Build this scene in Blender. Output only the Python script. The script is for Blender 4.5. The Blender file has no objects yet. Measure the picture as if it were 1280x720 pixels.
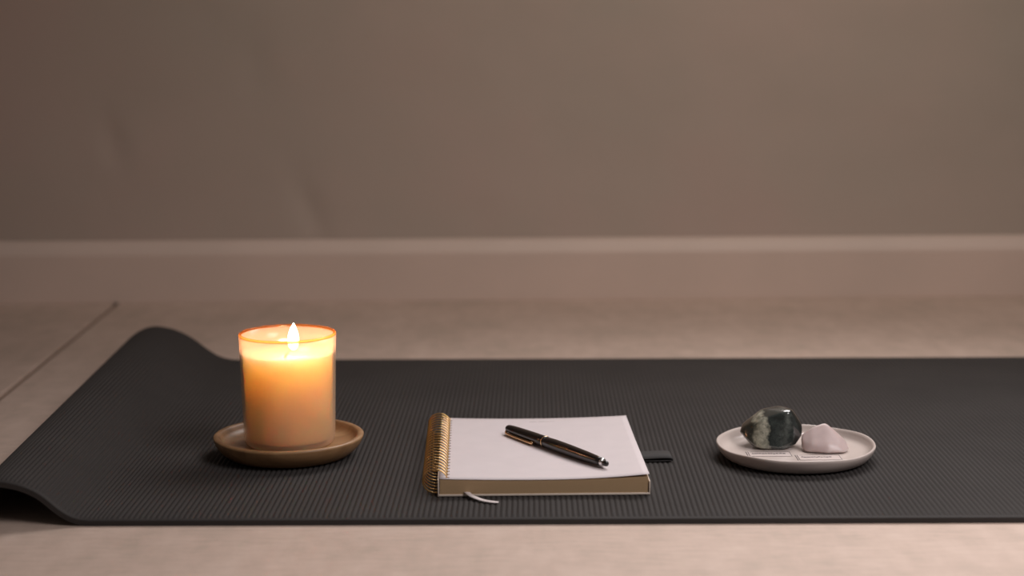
import bpy, bmesh, math, random
from mathutils import Vector, Matrix, noise
random.seed(7)
S = bpy.context.scene
C = S.collection
PI = math.pi
R = math.radians

# ------------------------------------------------------------------ helpers
def obj(name, bm, mat, parent=None, smooth=True, loc=None):
    me = bpy.data.meshes.new(name)
    bmesh.ops.recalc_face_normals(bm, faces=bm.faces[:])
    bm.to_mesh(me); bm.free()
    for m in (mat if isinstance(mat, (list, tuple)) else [mat]):
        me.materials.append(m)
    for p in me.polygons: p.use_smooth = smooth
    o = bpy.data.objects.new(name, me); C.objects.link(o)
    if parent: o.parent = parent
    if loc: o.location = loc
    return o

def thing(name, label, cat, loc=(0, 0, 0), rz=0):
    o = bpy.data.objects.new(name, None); C.objects.link(o)
    o.empty_display_size = .02
    o.location = loc; o.rotation_euler = (0, 0, rz)
    o['label'] = label; o['category'] = cat
    return o

def add_box(bm, x0, x1, y0, y1, z0, z1, bevel=0, seg=2):
    r = bmesh.ops.create_cube(bm, size=1)
    vs = r['verts']
    for v in vs:
        v.co = Vector((x0 if v.co.x < 0 else x1, y0 if v.co.y < 0 else y1, z0 if v.co.z < 0 else z1))
    if bevel:
        es = list({e for v in vs for e in v.link_edges})
        bmesh.ops.bevel(bm, geom=es, offset=bevel, segments=seg, affect='EDGES', profile=.6)

def add_lathe(bm, prof, seg=96, wob=None):
    rings = []
    for i, (r, z) in enumerate(prof):
        if r < 1e-7:
            rings.append([bm.verts.new((0, 0, z))])
        else:
            ring = []
            for k in range(seg):
                a = 2*PI*k/seg
                rr, zz = (r, z) if not wob else wob(r, z, a)
                ring.append(bm.verts.new((rr*math.cos(a), rr*math.sin(a), zz)))
            rings.append(ring)
    for a, b in zip(rings[:-1], rings[1:]):
        if len(a) == 1 and len(b) == 1: continue
        for k in range(seg):
            k2 = (k+1) % seg
            if len(a) == 1: bm.faces.new((a[0], b[k2], b[k]))
            elif len(b) == 1: bm.faces.new((a[k], a[k2], b[0]))
            else: bm.faces.new((a[k], a[k2], b[k2], b[k]))

def add_tube(bm, pts, rad, seg=10, cap=True):
    pts = [Vector(p) for p in pts]
    rads = rad if isinstance(rad, (list, tuple)) else [rad]*len(pts)
    up = None; rings = []
    for i, p in enumerate(pts):
        t = (pts[min(i+1, len(pts)-1)] - pts[max(i-1, 0)]).normalized()
        if up is None:
            up = t.orthogonal().normalized()
        up = (up - t*up.dot(t)).normalized()
        s = t.cross(up)
        rings.append([bm.verts.new(p + (up*math.cos(2*PI*k/seg) + s*math.sin(2*PI*k/seg))*rads[i]) for k in range(seg)])
    for a, b in zip(rings[:-1], rings[1:]):
        for k in range(seg):
            bm.faces.new((a[k], a[(k+1) % seg], b[(k+1) % seg], b[k]))
    if cap:
        bm.faces.new(rings[0][::-1]); bm.faces.new(rings[-1])

def catmull(P, n):
    out = []
    for i in range(len(P)-1):
        p0 = P[max(i-1, 0)]; p1 = P[i]; p2 = P[i+1]; p3 = P[min(i+2, len(P)-1)]
        for k in range(n):
            t = k/n
            out.append(tuple(.5*((2*b) + (-a+c)*t + (2*a-5*b+4*c-d)*t*t + (-a+3*b-3*c+d)*t**3)
                             for a, b, c, d in zip(p0, p1, p2, p3)))
    out.append(tuple(P[-1]))
    return out

# ------------------------------------------------------------------ materials
class Mat:
    def __init__(s, name):
        s.m = bpy.data.materials.new(name); s.m.use_nodes = True
        s.nt = s.m.node_tree; s.p = s.nt.nodes['Principled BSDF']; s.out = s.nt.nodes['Material Output']
    def n(s, t, **k):
        nd = s.nt.nodes.new(t)
        for a, v in k.items():
            if a in nd.inputs: nd.inputs[a].default_value = v
            else: setattr(nd, a, v)
        return nd
    def l(s, a, b): s.nt.links.new(a, b)
    def set(s, **k):
        for a, v in k.items():
            s.p.inputs[a.replace('_', ' ')].default_value = v
        return s
    def coords(s, scale=(1, 1, 1), kind='Object', rot=(0, 0, 0)):
        tc = s.n('ShaderNodeTexCoord'); mp = s.n('ShaderNodeMapping')
        mp.inputs['Scale'].default_value = scale; mp.inputs['Rotation'].default_value = rot
        s.l(tc.outputs[kind], mp.inputs['Vector']); return mp.outputs['Vector']
    def noise(s, vec, scale, detail=4, rough=.5):
        n = s.n('ShaderNodeTexNoise', Scale=scale, Detail=detail, Roughness=rough)
        s.l(vec, n.inputs['Vector']); return n.outputs['Fac']
    def ramp(s, fac, stops):
        r = s.n('ShaderNodeValToRGB'); e = r.color_ramp.elements
        while len(e) < len(stops): e.new(.5)
        for x, (pos, col) in zip(e, stops):
            x.position = pos; x.color = (*col, 1)
        s.l(fac, r.inputs['Fac']); return r.outputs['Color']
    def bump(s, h, strength, dist, prev=None):
        b = s.n('ShaderNodeBump', Strength=strength, Distance=dist)
        s.l(h, b.inputs['Height'])
        if prev: s.l(prev, b.inputs['Normal'])
        s.l(b.outputs['Normal'], s.p.inputs['Normal']); return b.outputs['Normal']

def plain(name, col, rough=.5, metal=0, **k):
    m = Mat(name).set(Base_Color=(*col, 1), Roughness=rough, Metallic=metal, **k)
    v = m.coords(); f = m.noise(v, 180, 3)
    m.bump(f, .06, .0005)
    return m.m

# floor: pale limed boards / stone, room is turned 1.3 degrees
ROOM = R(1.3)
m = Mat('pale_floor')
v = m.coords((1, 1, 1))
n1 = m.noise(v, 9, 6, .6)
v2 = m.coords((30, 160, 1)); n2 = m.noise(v2, 1.2, 5, .65)
v3 = m.coords((1, 1, 1)); n3 = m.noise(v3, 230, 3, .6)
mx = m.n('ShaderNodeMath', operation='ADD'); m.l(n1, mx.inputs[0]); m.l(n2, mx.inputs[1])
mh = m.n('ShaderNodeMath', operation='MULTIPLY'); m.l(mx.outputs[0], mh.inputs[0]); mh.inputs[1].default_value = .5
n4 = m.noise(m.coords((1, .35, 1)), 55, 4, .6)
mq = m.n('ShaderNodeMath', operation='MULTIPLY_ADD'); m.l(n4, mq.inputs[0]); mq.inputs[1].default_value = .45; mq.inputs[2].default_value = -.225
ms = m.n('ShaderNodeMath', operation='ADD'); m.l(mh.outputs[0], ms.inputs[0]); m.l(mq.outputs[0], ms.inputs[1])
c = m.ramp(ms.outputs[0], [(.34, (.48, .375, .305)), (.5, (.565, .43, .355)), (.66, (.63, .49, .41))])
m.l(c, m.p.inputs['Base Color'])
m.set(Roughness=.62, Specular_IOR_Level=.35)
b1 = m.bump(n3, .25, .0008); m.bump(n2, .25, .001, b1)
M_floor = m.m
M_gap = plain('dark_joint', (.22, .15, .11), .9)

m = Mat('painted_plaster')
v = m.coords()
n1 = m.noise(v, 2.6, 5, .55); n2 = m.noise(v, 14, 5, .6); n3 = m.noise(v, 5, 2, .5)
c = m.ramp(n1, [(.3, (.43, .365, .31)), (.5, (.465, .375, .32)), (.7, (.495, .375, .325))])
m.l(c, m.p.inputs['Base Color']); m.set(Roughness=.75, Specular_IOR_Level=.3)
b1 = m.bump(n3, .5, .012); m.bump(n2, .35, .004, b1)
M_wall = m.m

m = Mat('baseboard_paint')
v = m.coords((1, 1, 1)); n1 = m.noise(v, 6, 4)
c = m.ramp(n1, [(.3, (.62, .49, .42)), (.7, (.68, .53, .455))])
m.l(c, m.p.inputs['Base Color']); m.set(Roughness=.55)
m.bump(n1, .2, .002)
M_base = m.m

m = Mat('mat_foam')
v = m.coords((1, 1, 1)); n1 = m.noise(v, 900, 2); n2 = m.noise(v, 12, 4)
c = m.ramp(n2, [(.3, (.044, .040, .0385)), (.7, (.051, .0465, .0445))])
m.l(c, m.p.inputs['Base Color']); m.set(Roughness=.62, Specular_IOR_Level=.06)
w = m.n('ShaderNodeTexWave', wave_type='BANDS', bands_direction='Y', Scale=160, Distortion=.6)
m.l(v, w.inputs['Vector'])
b1 = m.bump(w.outputs['Fac'], .12, .0004); m.bump(n1, .25, .0003, b1)
M_mat = m.m

m = Mat('turned_wood')
v = m.coords((6, 60, 40)); n1 = m.noise(v, 1.4, 5, .6); n2 = m.noise(m.coords(), 30, 2)
c = m.ramp(n1, [(.3, (.20, .105, .045)), (.5, (.33, .18, .082)), (.7, (.42, .245, .12))])
m.l(c, m.p.inputs['Base Color']); m.set(Roughness=.42)
m.bump(n1, .15, .0006)
M_wood = m.m

M_wax = Mat('candle_wax').set(Base_Color=(.98, .73, .38, 1), Roughness=.4, Subsurface_Weight=1,
        Subsurface_Radius=(1, .50, .30), Subsurface_Scale=.16, Subsurface_Anisotropy=.2)
M_wax.m.cycles.use_transparent_shadow = True
M_wax = M_wax.m

def fres(m):
    lw = m.n('ShaderNodeLayerWeight', Blend=.5)
    pw = m.n('ShaderNodeMath', operation='POWER'); pw.inputs[1].default_value = 5; m.l(lw.outputs['Facing'], pw.inputs[0])
    ma = m.n('ShaderNodeMath', operation='MULTIPLY_ADD'); ma.inputs[1].default_value = .5; ma.inputs[2].default_value = .03
    m.l(pw.outputs[0], ma.inputs[0]); return ma
# frosted tumbler: thin diffusing glass
m = Mat('frosted_glass')
tr = m.n('ShaderNodeBsdfTransparent', Color=(1, .93, .84, 1))
tl = m.n('ShaderNodeBsdfTranslucent', Color=(1, .82, .62, 1))
df = m.n('ShaderNodeBsdfDiffuse', Color=(.95, .80, .62, 1))
gl = m.n('ShaderNodeBsdfGlossy', Color=(1, 1, 1, 1), Roughness=.15)
fr = fres(m)
a1 = m.n('ShaderNodeMixShader'); a1.inputs[0].default_value = .55
m.l(tl.outputs[0], a1.inputs[1]); m.l(df.outputs[0], a1.inputs[2])
a2 = m.n('ShaderNodeMixShader'); a2.inputs[0].default_value = .36
m.l(tr.outputs[0], a2.inputs[1]); m.l(a1.outputs[0], a2.inputs[2])
a3 = m.n('ShaderNodeMixShader'); m.l(fr.outputs[0], a3.inputs[0])
m.l(a2.outputs[0], a3.inputs[1]); m.l(gl.outputs[0], a3.inputs[2])
m.l(a3.outputs[0], m.out.inputs['Surface'])
M_glass = m.m

m = Mat('glass_rim')
tr = m.n('ShaderNodeBsdfTransparent', Color=(.9, .62, .36, 1))
tl = m.n('ShaderNodeBsdfTranslucent', Color=(.85, .50, .22, 1))
gl = m.n('ShaderNodeBsdfGlossy', Color=(1, .85, .6, 1), Roughness=.12)
a1 = m.n('ShaderNodeMixShader'); a1.inputs[0].default_value = .45
m.l(tr.outputs[0], a1.inputs[1]); m.l(tl.outputs[0], a1.inputs[2])
a2 = m.n('ShaderNodeMixShader'); fr = fres(m); m.l(fr.outputs[0], a2.inputs[0])
m.l(a1.outputs[0], a2.inputs[1]); m.l(gl.outputs[0], a2.inputs[2])
m.l(a2.outputs[0], m.out.inputs['Surface'])
M_rim = m.m

m = Mat('flame_glow')
em = m.n('ShaderNodeEmission', Color=(1, .80, .50, 1), Strength=9)
tr = m.n('ShaderNodeBsdfTransparent'); ad = m.n('ShaderNodeAddShader')
m.l(em.outputs[0], ad.inputs[0]); m.l(tr.outputs[0], ad.inputs[1]); m.l(ad.outputs[0], m.out.inputs['Surface'])
M_flame = m.m
M_wick = plain('charred_wick', (.03, .016, .006), .9)

m = Mat('page_paper')
v = m.coords(); n1 = m.noise(v, 60, 4)
c = m.ramp(n1, [(.3, (.68, .61, .615)), (.7, (.71, .635, .64))])
m.l(c, m.p.inputs['Base Color']); m.set(Roughness=.75, Specular_IOR_Level=.25)
M_page = m.m
m = Mat('page_edges')
v = m.coords((1, 1, 1)); w = m.n('ShaderNodeTexWave', wave_type='BANDS', bands_direction='Z', Scale=420, Distortion=1.5)
m.l(v, w.inputs['Vector'])
c = m.ramp(w.outputs['Fac'], [(0, (.36, .235, .125)), (1, (.47, .32, .18))])
m.l(c, m.p.inputs['Base Color']); m.set(Roughness=.6)
m.bump(w.outputs['Fac'], .3, .0002)
M_edge = m.m
M_cover = plain('cream_board', (.66, .56, .47), .6)
M_hole = plain('punched_hole', (.16, .09, .06), .9)
M_print = plain('pencil_grey', (.38, .33, .32), .9)
M_gold = plain('brass_wire', (.90, .58, .24), .28, 1)
M_gold2 = plain('gold_plate', (.95, .62, .33), .22, 1)
M_silver = plain('bright_steel', (.85, .83, .82), .18, 1)
M_ribbon = plain('satin_ribbon', (.74, .66, .64), .5)
M_elastic = plain('black_elastic', (.018, .016, .016), .75)
M_black = plain('black_lacquer', (.012, .009, .008), .24, 0, Coat_Weight=.25, Coat_Roughness=.12)

m = Mat('glazed_stoneware')
v = m.coords(); n1 = m.noise(v, 30, 4)
c = m.ramp(n1, [(.3, (.56, .475, .435)), (.7, (.62, .535, .49))])
m.l(c, m.p.inputs['Base Color']); m.set(Roughness=.28, Specular_IOR_Level=.5)
m.bump(m.noise(v, 45, 2), .12, .001)
M_plate = m.m

m = Mat('moss_agate')
v = m.coords((1, 1, 1))
sx = m.n('ShaderNodeSeparateXYZ'); m.l(v, sx.inputs[0])
n1 = m.noise(v, 70, 5, .6); n2 = m.noise(v, 190, 4, .7)
k = m.n('ShaderNodeMath', operation='MULTIPLY_ADD'); m.l(n1, k.inputs[0]); k.inputs[1].default_value = .022; m.l(sx.outputs['X'], k.inputs[2])
mr = m.n('ShaderNodeMapRange'); mr.inputs['From Min'].default_value = -.016; mr.inputs['From Max'].default_value = .037
m.l(k.outputs[0], mr.inputs['Value'])
c = m.ramp(mr.outputs[0], [(0, (.030, .027, .020)), (.16, (.045, .044, .032)), (.23, (.27, .26, .20)), (.37, (.36, .35, .28)),
                           (.415, (.022, .028, .026)), (.62, (.030, .037, .034)), (.70, (.085, .095, .088)), (.78, (.028, .034, .032)), (1, (.02, .022, .021))])
c2 = m.ramp(n2, [(.38, (.35, .35, .33)), (.55, (1, 1, 1)), (.72, (1.7, 1.7, 1.6))])
mm = m.n('ShaderNodeMix', data_type='RGBA', blend_type='MULTIPLY'); mm.inputs[0].default_value = .75
m.l(c, mm.inputs[6]); m.l(c2, mm.inputs[7]); m.l(mm.outputs[2], m.p.inputs['Base Color'])
m.set(Roughness=.16, Specular_IOR_Level=.6, Coat_Weight=1, Coat_Roughness=.10)
M_stone = m.m

m = Mat('rose_quartz')
v = m.coords(); n1 = m.noise(v, 90, 4)
c = m.ramp(n1, [(.3, (.58, .46, .445)), (.7, (.68, .55, .53))])
m.l(c, m.p.inputs['Base Color'])
m.set(Roughness=.33, Subsurface_Weight=.5, Subsurface_Radius=(1, .7, .6), Subsurface_Scale=.006, Transmission_Weight=.15, IOR=1.5)
M_quartz = m.m
M_ink = plain('dark_ink', (.05, .035, .04), .7)
M_lab = plain('pale_caption_paper', (.62, .53, .495), .35)

# ------------------------------------------------------------------ the setting
def room_pt(x, y, z=0):                      # room is turned slightly against the mat
    p = Matrix.Rotation(ROOM, 3, 'Z') @ Vector((x, y, z)); return p
room = Matrix.Rotation(ROOM, 4, 'Z')
WALL_Y = 2.186
def struct(name, bm, mat, smooth=False):
    bm.transform(room)
    o = obj(name, bm, mat, None, smooth); o['kind'] = 'structure'; return o

SEAM = -.4555                                 # joint between two floor slabs, room coordinates
bm = bmesh.new()
# slabs: each a bevelled slab with an open joint between
edges = [-2.4, -1.655, SEAM, .9445, 2.4]
rows = [-1.4, 2.3]
for a, b in zip(edges[:-1], edges[1:]):
    add_box(bm, a+.0034, b-.0034, rows[0], rows[1], -.02, 0, .0020, 3)
add_box(bm, edges[0], edges[-1], rows[0], rows[1], -.03, -.004)
for f in bm.faces: f.material_index = 1 if f.calc_center_median().z < -.0035 and f.calc_center_median().z > -.0045 and f.calc_area() > 1 else 0
floor = struct('floor', bm, [M_floor, M_gap])

bm = bmesh.new()
nx, nz = 480, 160
grid = [[None]*(nz+1) for _ in range(nx+1)]
for i in range(nx+1):
    for j in range(nz+1):
        x = -2.4 + 4.8*i/nx; z = 2.4*j/nz
        d = .0016*noise.noise(Vector((x*2.3, z*2.3, 3.1))) + .0008*noise.noise(Vector((x*7, z*7, 8.1)))
        for (cx, cz, rx, rz, a, amp) in ((-.455, .205, .012, .030, .25, .004), (-.205, .110, .012, .045, .40, .004), (-.275, .300, .02, .05, .1, .002)):
            dx, dz = x-cx, z-cz
            u = dx*math.cos(a)+dz*math.sin(a); w = -dx*math.sin(a)+dz*math.cos(a)
            d += amp*math.exp(-(u/rx)**2-(w/rz)**2)
        grid[i][j] = bm.verts.new((x, WALL_Y + d, z))
for i in range(nx):
    for j in range(nz):
        bm.faces.new((grid[i][j], grid[i+1][j], grid[i+1][j+1], grid[i][j+1]))
add_box(bm, -2.4, 2.4, WALL_Y+.01, WALL_Y+.12, 0, 2.4)
wall = struct('wall_back', bm, M_wall, True)

bm = bmesh.new()
prof = [(WALL_Y+.004, 0), (WALL_Y-.0145, 0), (WALL_Y-.0150, .003), (WALL_Y-.0150, .0600), (WALL_Y-.0144, .0630), (WALL_Y-.0125, .0670),
        (WALL_Y-.0090, .0725), (WALL_Y-.006, .0765), (WALL_Y-.003, .0787), (WALL_Y+.004, .0790)]
A = [bm.verts.new((-2.4, y, z)) for y, z in prof]; B = [bm.verts.new((2.4, y, z)) for y, z in prof]
for i in range(len(prof)):
    j = (i+1) % len(prof); bm.faces.new((A[i], A[j], B[j], B[i]))
bm.faces.new(A); bm.faces.new(B)
base = struct('baseboard_back', bm, M_base)

# ------------------------------------------------------------------ yoga mat
TOP = .00475
YF, YB = 1.190, 1.775
FR = [(-.290, .0038), (-.304, .0040), (-.314, .0058), (-.324, .0115), (-.337, .0225), (-.347, .0280), (-.357, .0312), (-.368, .0325), (-.379, .0298), (-.388, .0220), (-.396, .0120), (-.403, .0035)]
BK = [(-.280, .0038), (-.295, .0044), (-.308, .0080), (-.320, .0155), (-.334, .0262), (-.347, .0335), (-.360, .0380), (-.376, .0398), (-.391, .0345), (-.403, .0245), (-.411, .0130), (-.417, .0035)]
PITCH, SUB, RH = .0040, 8, .0009
ROWS = [0, .004, .010, .0105] + [i/22 for i in range(1, 22)] + [.9895, .990, .996, 1]
ROWS.sort()
NL = 42*SUB                                   # columns in the raised end
XR = 1.36
def left_curve(t):
    pts = [tuple(a*(1-t)+b*t for a, b in zip(p, q)) for p, q in zip(FR, BK)]
    cv = [Vector(p) for p in catmull(pts, 10)]
    L = [0]
    for a, b in zip(cv[:-1], cv[1:]): L.append(L[-1]+(b-a).length)
    out = []; k = 0
    for i in range(NL+1):
        s = L[-1]*i/NL
        while k < len(L)-2 and L[k+1] < s: k += 1
        u = (s-L[k])/(L[k+1]-L[k]); p = cv[k].lerp(cv[k+1], u)
        tg = (cv[min(k+2, len(cv)-1)]-cv[max(k-1, 0)]).normalized()
        out.append((p, Vector((-tg.y, tg.x))*-1))
    return out[::-1]
NR = int((XR+.29)/PITCH)*SUB
bm = bmesh.new(); top = []; bot = []
for t in ROWS:
    y = YF+(YB-YF)*t
    lc = left_curve(t)
    x0 = lc[-1][0].x
    col = []
    for i, (p, n) in enumerate(lc): col.append((p.x, p.y, n.x, n.y, i-NL))
    for i in range(1, NR+1): col.append((x0+(XR-x0)*i/NR, .0038, 0, 1, i))
    border = min(t, 1-t) < .0102
    T = []; Bq = []
    for (x, z, nx_, nz_, i) in col:
        if nz_ < 0: nx_, nz_ = -nx_, -nz_
        ph = abs(((i/SUB) % 1) - .5)*2
        h = RH*.55 if border else RH*(1-ph**1.6)
        e = min(t, 1-t)
        if e < .001: h = 0
        T.append(bm.verts.new((x+nx_*h, y, z+nz_*h)))
        Bq.append(bm.verts.new((x-nx_*.0037, y + (.0004 if t == 0 else 0), max(z-nz_*.0037, .0001))))
    top.append(T); bot.append(Bq)
for a, b in zip(range(len(ROWS)-1), range(1, len(ROWS))):
    for i in range(len(top[0])-1):
        bm.faces.new((top[a][i], top[a][i+1], top[b][i+1], top[b][i]))
        bm.faces.new((bot[a][i], bot[b][i], bot[b][i+1], bot[a][i+1]))
    bm.faces.new((top[a][0], top[b][0], bot[b][0], bot[a][0]))
    bm.faces.new((top[a][-1], bot[a][-1], bot[b][-1], top[b][-1]))
for i in range(len(top[0])-1):
    bm.faces.new((top[0][i], bot[0][i], bot[0][i+1], top[0][i+1]))
    bm.faces.new((top[-1][i], top[-1][i+1], bot[-1][i+1], bot[-1][i]))
mat_o = obj('yoga_mat', bm, M_mat)
for p in mat_o.data.polygons:
    if abs(p.normal.y) > .8: p.use_smooth = False
mat_o['label'] = 'black ribbed yoga mat laid on the pale floor, its left end curled up'
mat_o['category'] = 'yoga mat'

# ------------------------------------------------------------------ wooden saucer
CX, CY = -.1838, 1.3765
bm = bmesh.new()
add_lathe(bm, [(0, .0012), (.040, .0012), (.0420, 0), (.0465, 0), (.0500, .0012), (.0550, .0050), (.0592, .0100), (.0612, .0148), (.0614, .0162), (.0606, .0169),
               (.0590, .0172), (.0572, .0170), (.0562, .0162), (.0552, .0140), (.0530, .0116), (.0490, .0100), (.0440, .0094), (.0, .0092)], 128)
sau = obj('candle_saucer', bm, M_wood, loc=(CX, CY, TOP)); sau.rotation_euler.z = R(20)
sau['label'] = 'round turned wooden saucer with raised rim under the candle glass'; sau['category'] = 'saucer'

# ------------------------------------------------------------------ candle
cz = TOP+.0095
can = thing('jar_candle', 'lit candle in a frosted amber glass tumbler standing on the wooden saucer', 'candle', (CX+.0006, CY+.002, cz))
H = .106-cz
def rg(z): return .0372 + (.0394-.0372)*(z/H)
bm = bmesh.new()
pr = [(0, .0006), (.030, .0006), (.0335, 0), (.0355, .0006), (.0367, .0024)]
pr += [(rg(z), z) for z in [.006, .015, .03, .045, .06, .075, H-.0016]]
pi_ = [(rg(z)-.0021, z) for z in [H-.0016, .075, .06, .045, .03, .015, .007]] + [(.0338, .0048), (.030, .0038), (0, .0036)]
add_lathe(bm, pr+pi_, 128)
gl_o = obj('glass_tumbler', bm, M_glass, can)
bm = bmesh.new()
mid = rg(H)-.00105
add_lathe(bm, [(mid+.00112*math.cos(a), H-.0012+.0012*math.sin(a)) for a in [2*PI*k/12 for k in range(13)]], 128)
rim_o = obj('glass_rim', bm, M_rim, gl_o); rim_o['label'] = 'thick amber rim of the glass'
wl = .0910-cz
bm = bmesh.new()
wr = lambda z: rg(z)-.00235
add_lathe(bm, [(0, .0039), (.030, .0041), (.0335, .0052)] + [(wr(z), z) for z in (.0085, .02, .03, .04, .05, .06, .07, wl-.001)] +
          [(wr(wl)-.0003, wl), (wr(wl)-.0012, wl-.0002), (wr(wl)-.003, wl-.0016), (.030, wl-.0034), (.022, wl-.0045), (.010, wl-.0049), (0, wl-.005)], 96)
wax = obj('wax', bm, M_wax, can)
bm = bmesh.new()
zb = wl-.0055
wx = [(-.0016, -.006, zb), (-.0013, -.0064, zb+.002), (.0002, -.0068, zb+.0042), (.0024, -.0066, zb+.0068), (.0040, -.0056, zb+.0080)]
add_tube(bm, wx, [.0009, .0009, .0009, .0008, .0005], 8)
obj('wick', bm, M_wick, can)
bm = bmesh.new()
FH = .0228
fp = [(0, 0), (.0020, .0008), (.0035, .0028), (.0044, .0060), (.0046, .0088), (.0042, .0125), (.0032, .0165), (.0020, .0194), (.0009, .0215), (0, FH)]
add_lathe(bm, fp, 32)
for v in bm.verts: v.co.x += .0022*(v.co.z/FH)**2*.3
fl = obj('flame', bm, M_flame, can, loc=(.0052, -.0046, zb+.0064))
lt = bpy.data.lights.new('candle_light', 'POINT'); lt.energy = .22; lt.color = (1, .50, .36); lt.shadow_soft_size = .004
lo = bpy.data.objects.new('candle_light', lt); C.objects.link(lo); lo.parent = can; lo.location = (.0050, -.0046, zb+.016)

# ------------------------------------------------------------------ notebook
nb = thing('spiral_notebook', 'open spiral notebook with blank white page and gold coil binding, lying on the mat', 'notebook', (.0213, 1.3480, TOP), R(1.3))
W2, D2 = .0785, .0985
bm = bmesh.new(); add_box(bm, -W2-.0003, W2+.0008, -D2-.0008, D2+.0008, .0, .0016, .0004)
add_box(bm, -W2-.0013, -W2-.0001, -D2-.0008, D2+.0008, .0, .0128, .0004)
add_box(bm, W2+.0002, W2+.0012, -D2-.0008, D2+.0008, .0, .0105, .0004)
obj('back_cover', bm, M_cover, nb)
def ztop(x, y):
    u = (x+.004)/.078; return .0118 + .0018*u*u*(1 if u > 0 else .8)
def zsheet(x, y):
    f = max(0, (x-.01)/.07)**2 * max(0, (-y+.02)/.12)
    return ztop(x, y) + .00035 + .0017*f
bm = bmesh.new(); N = 30; K = 24
T = []; Bv = []
for i in range(N+1):
    x = -W2+.0005+(2*W2-.001)*i/N
    T.append([bm.verts.new((x, -D2+2*D2*j/K, ztop(x, -D2+2*D2*j/K))) for j in range(K+1)])
    Bv.append([bm.verts.new((x, -D2+2*D2*j/K, .0016)) for j in range(K+1)])
for i in range(N):
    for j in range(K):
        bm.faces.new((T[i][j], T[i+1][j], T[i+1][j+1], T[i][j+1])); bm.faces.new((Bv[i][j], Bv[i][j+1], Bv[i+1][j+1], Bv[i+1][j]))
    bm.faces.new((T[i][0], Bv[i][0], Bv[i+1][0], T[i+1][0])); bm.faces.new((T[i][K], T[i+1][K], Bv[i+1][K], Bv[i][K]))
for j in range(K):
    bm.faces.new((T[0][j], T[0][j+1], Bv[0][j+1], Bv[0][j])); bm.faces.new((T[N][j], Bv[N][j], Bv[N][j+1], T[N][j+1]))
pb = obj('page_block', bm, M_edge, nb, False); pb['label'] = 'thick block of pages with tan gilt edges'
# top sheet with its row of punched holes
bm = bmesh.new(); g = []
for lay in (0, .00022):
    gg = []
    for i in range(N+1):
        x = -W2+(2*W2+.0004)*i/N
        gg.append([bm.verts.new((x, -D2-.0003+(2*D2+.0006)*j/K, zsheet(x, -D2+2*D2*j/K)+lay)) for j in range(K+1)])
    g.append(gg)
for i in range(N):
    for j in range(K):
        bm.faces.new((g[1][i][j], g[1][i+1][j], g[1][i+1][j+1], g[1][i][j+1])); bm.faces.new((g[0][i][j], g[0][i][j+1], g[0][i+1][j+1], g[0][i+1][j]))
for i in range(N):
    bm.faces.new((g[1][i][0], g[0][i][0], g[0][i+1][0], g[1][i+1][0])); bm.faces.new((g[1][i][K], g[1][i+1][K], g[0][i+1][K], g[0][i][K]))
for j in range(K):
    bm.faces.new((g[1][0][j], g[1][0][j+1], g[0][0][j+1], g[0][0][j])); bm.faces.new((g[1][N][j], g[0][N][j], g[0][N][j+1], g[1][N][j+1]))
sheet = obj('top_page', bm, M_page, nb)
PT = .0087; LOOPS = 22; RC = .0096; CXL = -.0815; Y0 = -D2+.002
bm = bmesh.new()
for k in range(LOOPS):
    y = Y0 + PT*(k+.25); x = -.0725
    z = zsheet(x, y)+.00026
    vs = [bm.verts.new(p) for p in ((x-.0012, y-.0011, z), (x+.0016, y-.0011, z), (x+.0016, y+.0011, z), (x-.0012, y+.0011, z))]
    bm.faces.new(vs)
ho = obj('hole_row', bm, M_hole, sheet, False); ho['label'] = 'row of dark punched holes along the coil'
bm = bmesh.new()
z = .01275
add_box(bm, -.005, .001, .0862, .0867, ztop(0, 0)+.0006, ztop(0, 0)+.00066); add_box(bm, .003, .017, .0864, .0868, ztop(.01, 0)+.0006, ztop(.01, 0)+.00068)
obj('page_heading', bm, M_print, sheet, False)['label'] = 'faint grey line near the top of the page'
bm = bmesh.new(); pts = []
n = 40
for k in range(LOOPS*n+1):
    a = 2*PI*k/n
    pts.append((CXL+RC*math.cos(a+.4), Y0+PT*k/n, RC+.0008+RC*math.sin(a+.4)))
add_tube(bm, pts, .00055, 8)
obj('coil_binding', bm, M_gold, nb)['label'] = 'gold wire coil along the left edge'
# ribbon
def strip(bm, pts, w, th, side=None):
    pts = [Vector(p) for p in pts]; L = []
    for i, p in enumerate(pts):
        t = (pts[min(i+1, len(pts)-1)]-pts[max(i-1, 0)]).normalized()
        s = t.cross(Vector((0, 0, 1))).normalized() if side is None else side
        u = s.cross(t).normalized()
        ww = w[i] if isinstance(w, list) else w
        L.append([bm.verts.new(p+s*ww/2+u*th/2), bm.verts.new(p-s*ww/2+u*th/2), bm.verts.new(p-s*ww/2-u*th/2), bm.verts.new(p+s*ww/2-u*th/2)])
    for a, b in zip(L[:-1], L[1:]):
        for k in range(4): bm.faces.new((a[k], a[(k+1) % 4], b[(k+1) % 4], b[k]))
    bm.faces.new(L[0]); bm.faces.new(L[-1][::-1])
bm = bmesh.new()
rp = catmull([(-.064, -.092, .0031), (-.0595, -.0955, .0031), (-.0575, -.0995, .0030), (-.0540, -.1060, .0022), (-.0470, -.1130, .0012), (-.0400, -.1170, .0009), (-.0345, -.1183, .0008)], 5)
strip(bm, rp, [.0042]*(len(rp)-5)+[.0042, .004, .0036, .003, .0022], .0004)
obj('ribbon_bookmark', bm, M_ribbon, nb)['label'] = 'narrow white satin ribbon end'
bm = bmesh.new()
lp = catmull([(.0820, 0, .0008), (.088, 0, .0006), (.098, 0, .0006), (.1055, 0, .0009), (.1075, 0, .0018), (.1055, 0, .0029), (.098, 0, .0031), (.088, 0, .0026), (.0795, 0, .0022), (.070, 0, .0020)], 5)
lp = [(x, .0075, z) for x, y, z in lp]
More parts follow.
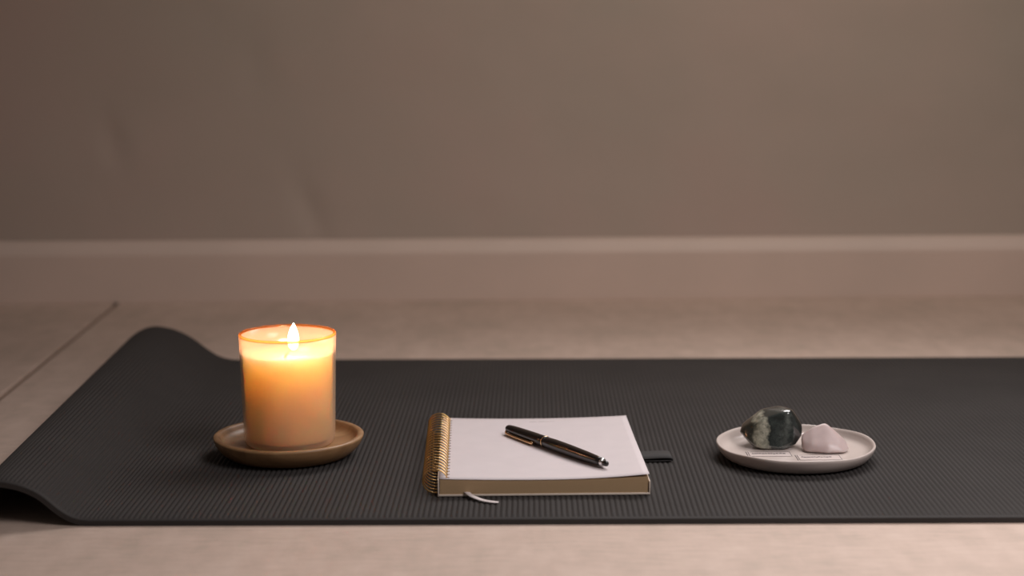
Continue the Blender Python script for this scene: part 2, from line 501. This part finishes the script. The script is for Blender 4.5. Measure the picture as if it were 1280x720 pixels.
strip(bm, lp, .023, .0009, side=Vector((0, 1, 0)))
obj('pen_loop', bm, M_elastic, nb)['label'] = 'black elastic pen loop at the right edge'

# ------------------------------------------------------------------ pen
A = Vector((-.0046, 1.3915, 0)); B = Vector((.0722, 1.2735, 0))
ax = (B-A).normalized(); PL = (B-A).length
pen = thing('fountain_pen', 'black lacquered pen with gold clip lying diagonally across the white page', 'pen', (A.x, A.y, .02215), math.atan2(ax.y, ax.x))
pen.rotation_euler = (0, R(-.1), math.atan2(ax.y, ax.x))
def lathe_x(prof, seg=48):
    bm = bmesh.new(); add_lathe(bm, prof, seg)
    bm.transform(Matrix.Rotation(PI/2, 4, 'Y')); return bm
obj('cap', lathe_x([(0, 0), (.0014, .0002), (.0024, .0009), (.0031, .0022), (.0035, .0045), (.0039, .010), (.0042, .020), (.0045, .035), (.00465, .050), (.0047, .0582), (.0044, .0585), (0, .0585)]), M_black, pen)
for s0 in (.0562,):
    obj('cap_ring', lathe_x([(.0045, s0), (.00485, s0+.0001), (.00488, s0+.0010), (.0045, s0+.0012)]), M_gold2, pen)
obj('barrel', lathe_x([(0, .0580), (.0043, .0580), (.0045, .0590), (.0048, .070), (.0048, .082), (.0046, .098), (.0042, .115), (.0036, .129), (.0032, .1338), (0, .1338)]), M_black, pen)
obj('end_ring', lathe_x([(0, .1334), (.0030, .1336), (.0032, .1340), (.0032, .1350), (.0026, .1356), (0, .1358)]), M_silver, pen)
obj('end_knob', lathe_x([(0, .1352), (.0019, .1354), (.0022, .1366), (.0023, .1385), (.0019, .1402), (.0010, .1411), (0, .1412)]), M_black, pen)
obj('cap_jewel', lathe_x([(0, -.0006), (.0010, -.0004), (.0014, .0003), (.0012, .0010), (0, .0012)], 24), M_silver, pen)
# clip: on the side towards the camera, low beside the page. local axes: +x along pen, -y = left/front side
ang = R(-28)
sd = Vector((0, -math.cos(ang), math.sin(ang)))
bm = bmesh.new()
cp = catmull([(.0035, .0030), (.0045, .0046), (.008, .0055), (.018, .0060), (.030, .0062), (.042, .0062), (.0445, .0060)], 5)
add_tube(bm, [Vector((x, 0, 0))+sd*r for x, r in cp], [.0010]*(len(cp)-8)+[.0011, .0011, .0012, .0012, .0013, .0013, .0013, .0012], 10)
bmesh.ops.create_uvsphere(bm, u_segments=16, v_segments=10, radius=.0016, matrix=Matrix.Translation(Vector((.0445, 0, 0))+sd*.0058))
obj('clip', bm, M_gold2, pen)['label'] = 'slim gold pocket clip'
bm = bmesh.new()
mk = []
for i in range(7):
    x = .080+.014*i/6; rr = .00484-.00012*(i/6)
    for a in (R(38), R(42)):
        mk.append(Vector((x, -rr*math.cos(a), rr*math.sin(a))))
vv = [bm.verts.new(p) for p in mk]
for i in range(6): bm.faces.new((vv[2*i], vv[2*i+1], vv[2*i+3], vv[2*i+2]))
obj('barrel_inlay', bm, M_gold2, pen)['label'] = 'short fine gold line on the barrel'

# ------------------------------------------------------------------ plate
PX, PY = .2300, 1.3605
pl = thing('round_dish', 'small shallow round white ceramic dish holding two stones, right of the notebook', 'dish', (PX, PY, TOP), R(10))
def wob(r, z, a):
    w = 1+.006*math.sin(2*a+.6)+.003*math.sin(5*a+1)
    return (r*w if r > .04 else r, z + (.0004*math.sin(3*a+1)+.0003*math.sin(7*a) if z > .008 else 0))
bm = bmesh.new()
add_lathe(bm, [(0, .0010), (.049, .0010), (.051, 0), (.0545, .0003), (.0585, .0022), (.0618, .0060), (.0636, .0098), (.0641, .0116), (.0638, .0124), (.0630, .0126), (.0621, .0122),
               (.0612, .0105), (.0596, .0078), (.0570, .0060), (.053, .0053), (.045, .0050), (0, .0050)], 128, wob)
dish = obj('dish_body', bm, M_plate, pl)
pz = TOP+.0050
PR = R(10)
def caption(x0, x1, y0, y1, tag, seed):
    random.seed(seed)
    bm = bmesh.new(); zz = .0052
    add_box(bm, x0, x1, y0, y1, .0048, zz)
    t = .00042
    for f in bm.faces: f.material_index = 0
    k0 = len(bm.faces)
    add_box(bm, x0, x1-.001, y0, y0+t*2, zz, zz+.00005)
    add_box(bm, x0+.002, x1, y1-t*1.4, y1, zz, zz+.00005)
    add_box(bm, x0, x0+t, y0, y1, zz, zz+.00005); add_box(bm, x1-t, x1, y0, y1, zz, zz+.00005)
    add_box(bm, x0-.0016, x0-.0016+t, y0, y1, .0050, zz+.00005)
    x = x0+.0028; ym = (y0+y1)/2+.001
    while x < x1-.0065:
        w = random.uniform(.0012, .0028); dy = random.uniform(-.0006, .0006)
        add_box(bm, x, x+w, ym+dy-.0004, ym+dy+.0018, zz, zz+.00005); x += w+random.uniform(.0001, .0007)
    bm.faces.ensure_lookup_table()
    for f in bm.faces[k0:]: f.material_index = 1
    bm.transform(Matrix.Translation((0, 0, 0)))
    o = obj('printed_caption', bm, [M_lab, M_ink], dish, False)
    o.rotation_euler.z = -PR + R(.5)
    o['label'] = tag
    return o
def dl(x, y): return (x-PX, y-PY)
c1 = caption(.1905-PX, .2245-PX, 1.3425-PY, 1.3580-PY, 'framed line of tiny print at left of the dish', 3)
c2 = caption(.2285-PX, .2625-PX, 1.3305-PY, 1.3465-PY, 'framed line of tiny print at right of the dish', 8)

# ------------------------------------------------------------------ stones
def rock(name, pts, mat, loc, vox=.0007, it=14, rz=0):
    bm = bmesh.new()
    for p in pts: bm.verts.new(p)
    r = bmesh.ops.convex_hull(bm, input=bm.verts[:])
    junk = list({g for g in r['geom_interior']+r['geom_unused'] if isinstance(g, bmesh.types.BMVert)})
    if junk: bmesh.ops.delete(bm, geom=junk, context='VERTS')
    o = obj(name, bm, mat, None, True, loc)
    md = o.modifiers.new('r', 'REMESH'); md.mode = 'VOXEL'; md.voxel_size = vox; md.use_smooth_shade = True
    md = o.modifiers.new('s', 'SMOOTH'); md.iterations = it; md.factor = .5
    o.rotation_euler.z = rz
    return o
SZ = .87
# x right, y away, z up (metres from the base centre)
SP = [(-.0270, -.001, .0125), (-.0245, .006, .019), (-.0230, -.010, .009), (-.0180, -.0165, .003), (-.0100, -.0205, .0012), (.0080, -.0190, .0005), (.0180, -.0150, .004), (.0245, -.007, .0105),
      (-.0130, -.0120, .0255), (-.0230, -.0050, .0195), (.0125, -.0110, .0355), (.0155, -.006, .0362), (.0060, .004, .0375), (-.0080, .004, .0345), (.0250, -.001, .0200), (.0255, .004, .0140), (.0195, .008, .0310),
      (.0180, .016, .0150), (.0, .020, .0150), (-.0150, .017, .0140), (-.0120, .012, .0008), (.0130, .011, .0005), (.0010, .017, .027)]
SP = [(x, y, z*SZ) for x, y, z in SP]
st = rock('tumbled_stone', SP, M_stone, (.2135, 1.3815, pz-.0001), .0008, 45)
st['label'] = 'dark green and grey mottled polished stone standing on the left of the dish'; st['category'] = 'stone'
QP = [(-.020, -.006, .001), (-.017, -.013, .0005), (.000, -.018, .0004), (.014, -.016, .0004), (.0195, -.008, .001), (.0185, .004, .003), (.0165, -.003, .0085), (.0090, .001, .0155), (.0015, .004, .0215),
      (-.002, .003, .0212), (-.010, .002, .0185), (-.019, .003, .012), (-.0195, -.004, .008), (-.012, -.013, .007), (.001, -.014, .0075), (.010, -.012, .007), (.000, .014, .004), (-.015, .012, .004), (.012, .012, .002), (-.001, .010, .016)]
qz = rock('rose_quartz', QP, M_quartz, (.2545, 1.3655, pz+.0002), .0008, 45)
qz['label'] = 'pale pink translucent quartz chunk lying right of the dark stone'; qz['category'] = 'crystal'

# ------------------------------------------------------------------ camera
cam = bpy.data.cameras.new('camera'); co = bpy.data.objects.new('camera', cam); C.objects.link(co)
cam.sensor_width = 36; cam.lens = 2150/1280*36
co.matrix_world = Matrix.Translation((0, 0, .36)) @ Matrix.Rotation(R(90-8.99), 4, 'X') @ Matrix.Rotation(R(-.21), 4, 'Z')
cam.dof.use_dof = True; cam.dof.focus_distance = 1.36; cam.dof.aperture_fstop = 4.2
cam.clip_start = .05
S.camera = co

# ------------------------------------------------------------------ light
def area(name, loc, target, sx, sy, power, col):
    l = bpy.data.lights.new(name, 'AREA'); l.shape = 'RECTANGLE'; l.size = sx; l.size_y = sy; l.energy = power; l.color = col
    o = bpy.data.objects.new(name, l); C.objects.link(o); o.location = loc
    o.rotation_euler = (Vector(target)-Vector(loc)).to_track_quat('-Z', 'Y').to_euler(); return o
k_ = area('key_light', (1.05, .42, 1.30), (.38, 1.06, 0), .8, .8, 4.1, (1, .94, .94)); k_.data.spread = R(78)  # added key area light out of view at front right, no window modelled
k_ = area('wall_fill', (.40, 1.20, 1.50), (.38, 2.18, .85), .6, .35, 2.75, (1, .88, .76)); k_.data.spread = R(95)  # added fill light out of view, brightens the back wall and baseboard
k_ = area('sheen_light', (.55, 1.98, 1.02), (.28, .98, 0), .9, .45, 3.5, (1, .95, .94)); k_.data.spread = R(82)  # unseen soft light added high at back right, lifts sheen on the mat front
w = bpy.data.worlds.new('world'); S.world = w; w.use_nodes = True
w.node_tree.nodes['Background'].inputs[0].default_value = (1, .89, .83, 1)
w.node_tree.nodes['Background'].inputs[1].default_value = .08

S.view_settings.view_transform = 'Standard'; S.view_settings.look = 'None'
S.view_settings.exposure = 0; S.view_settings.gamma = 1; S.view_settings.use_curve_mapping = False
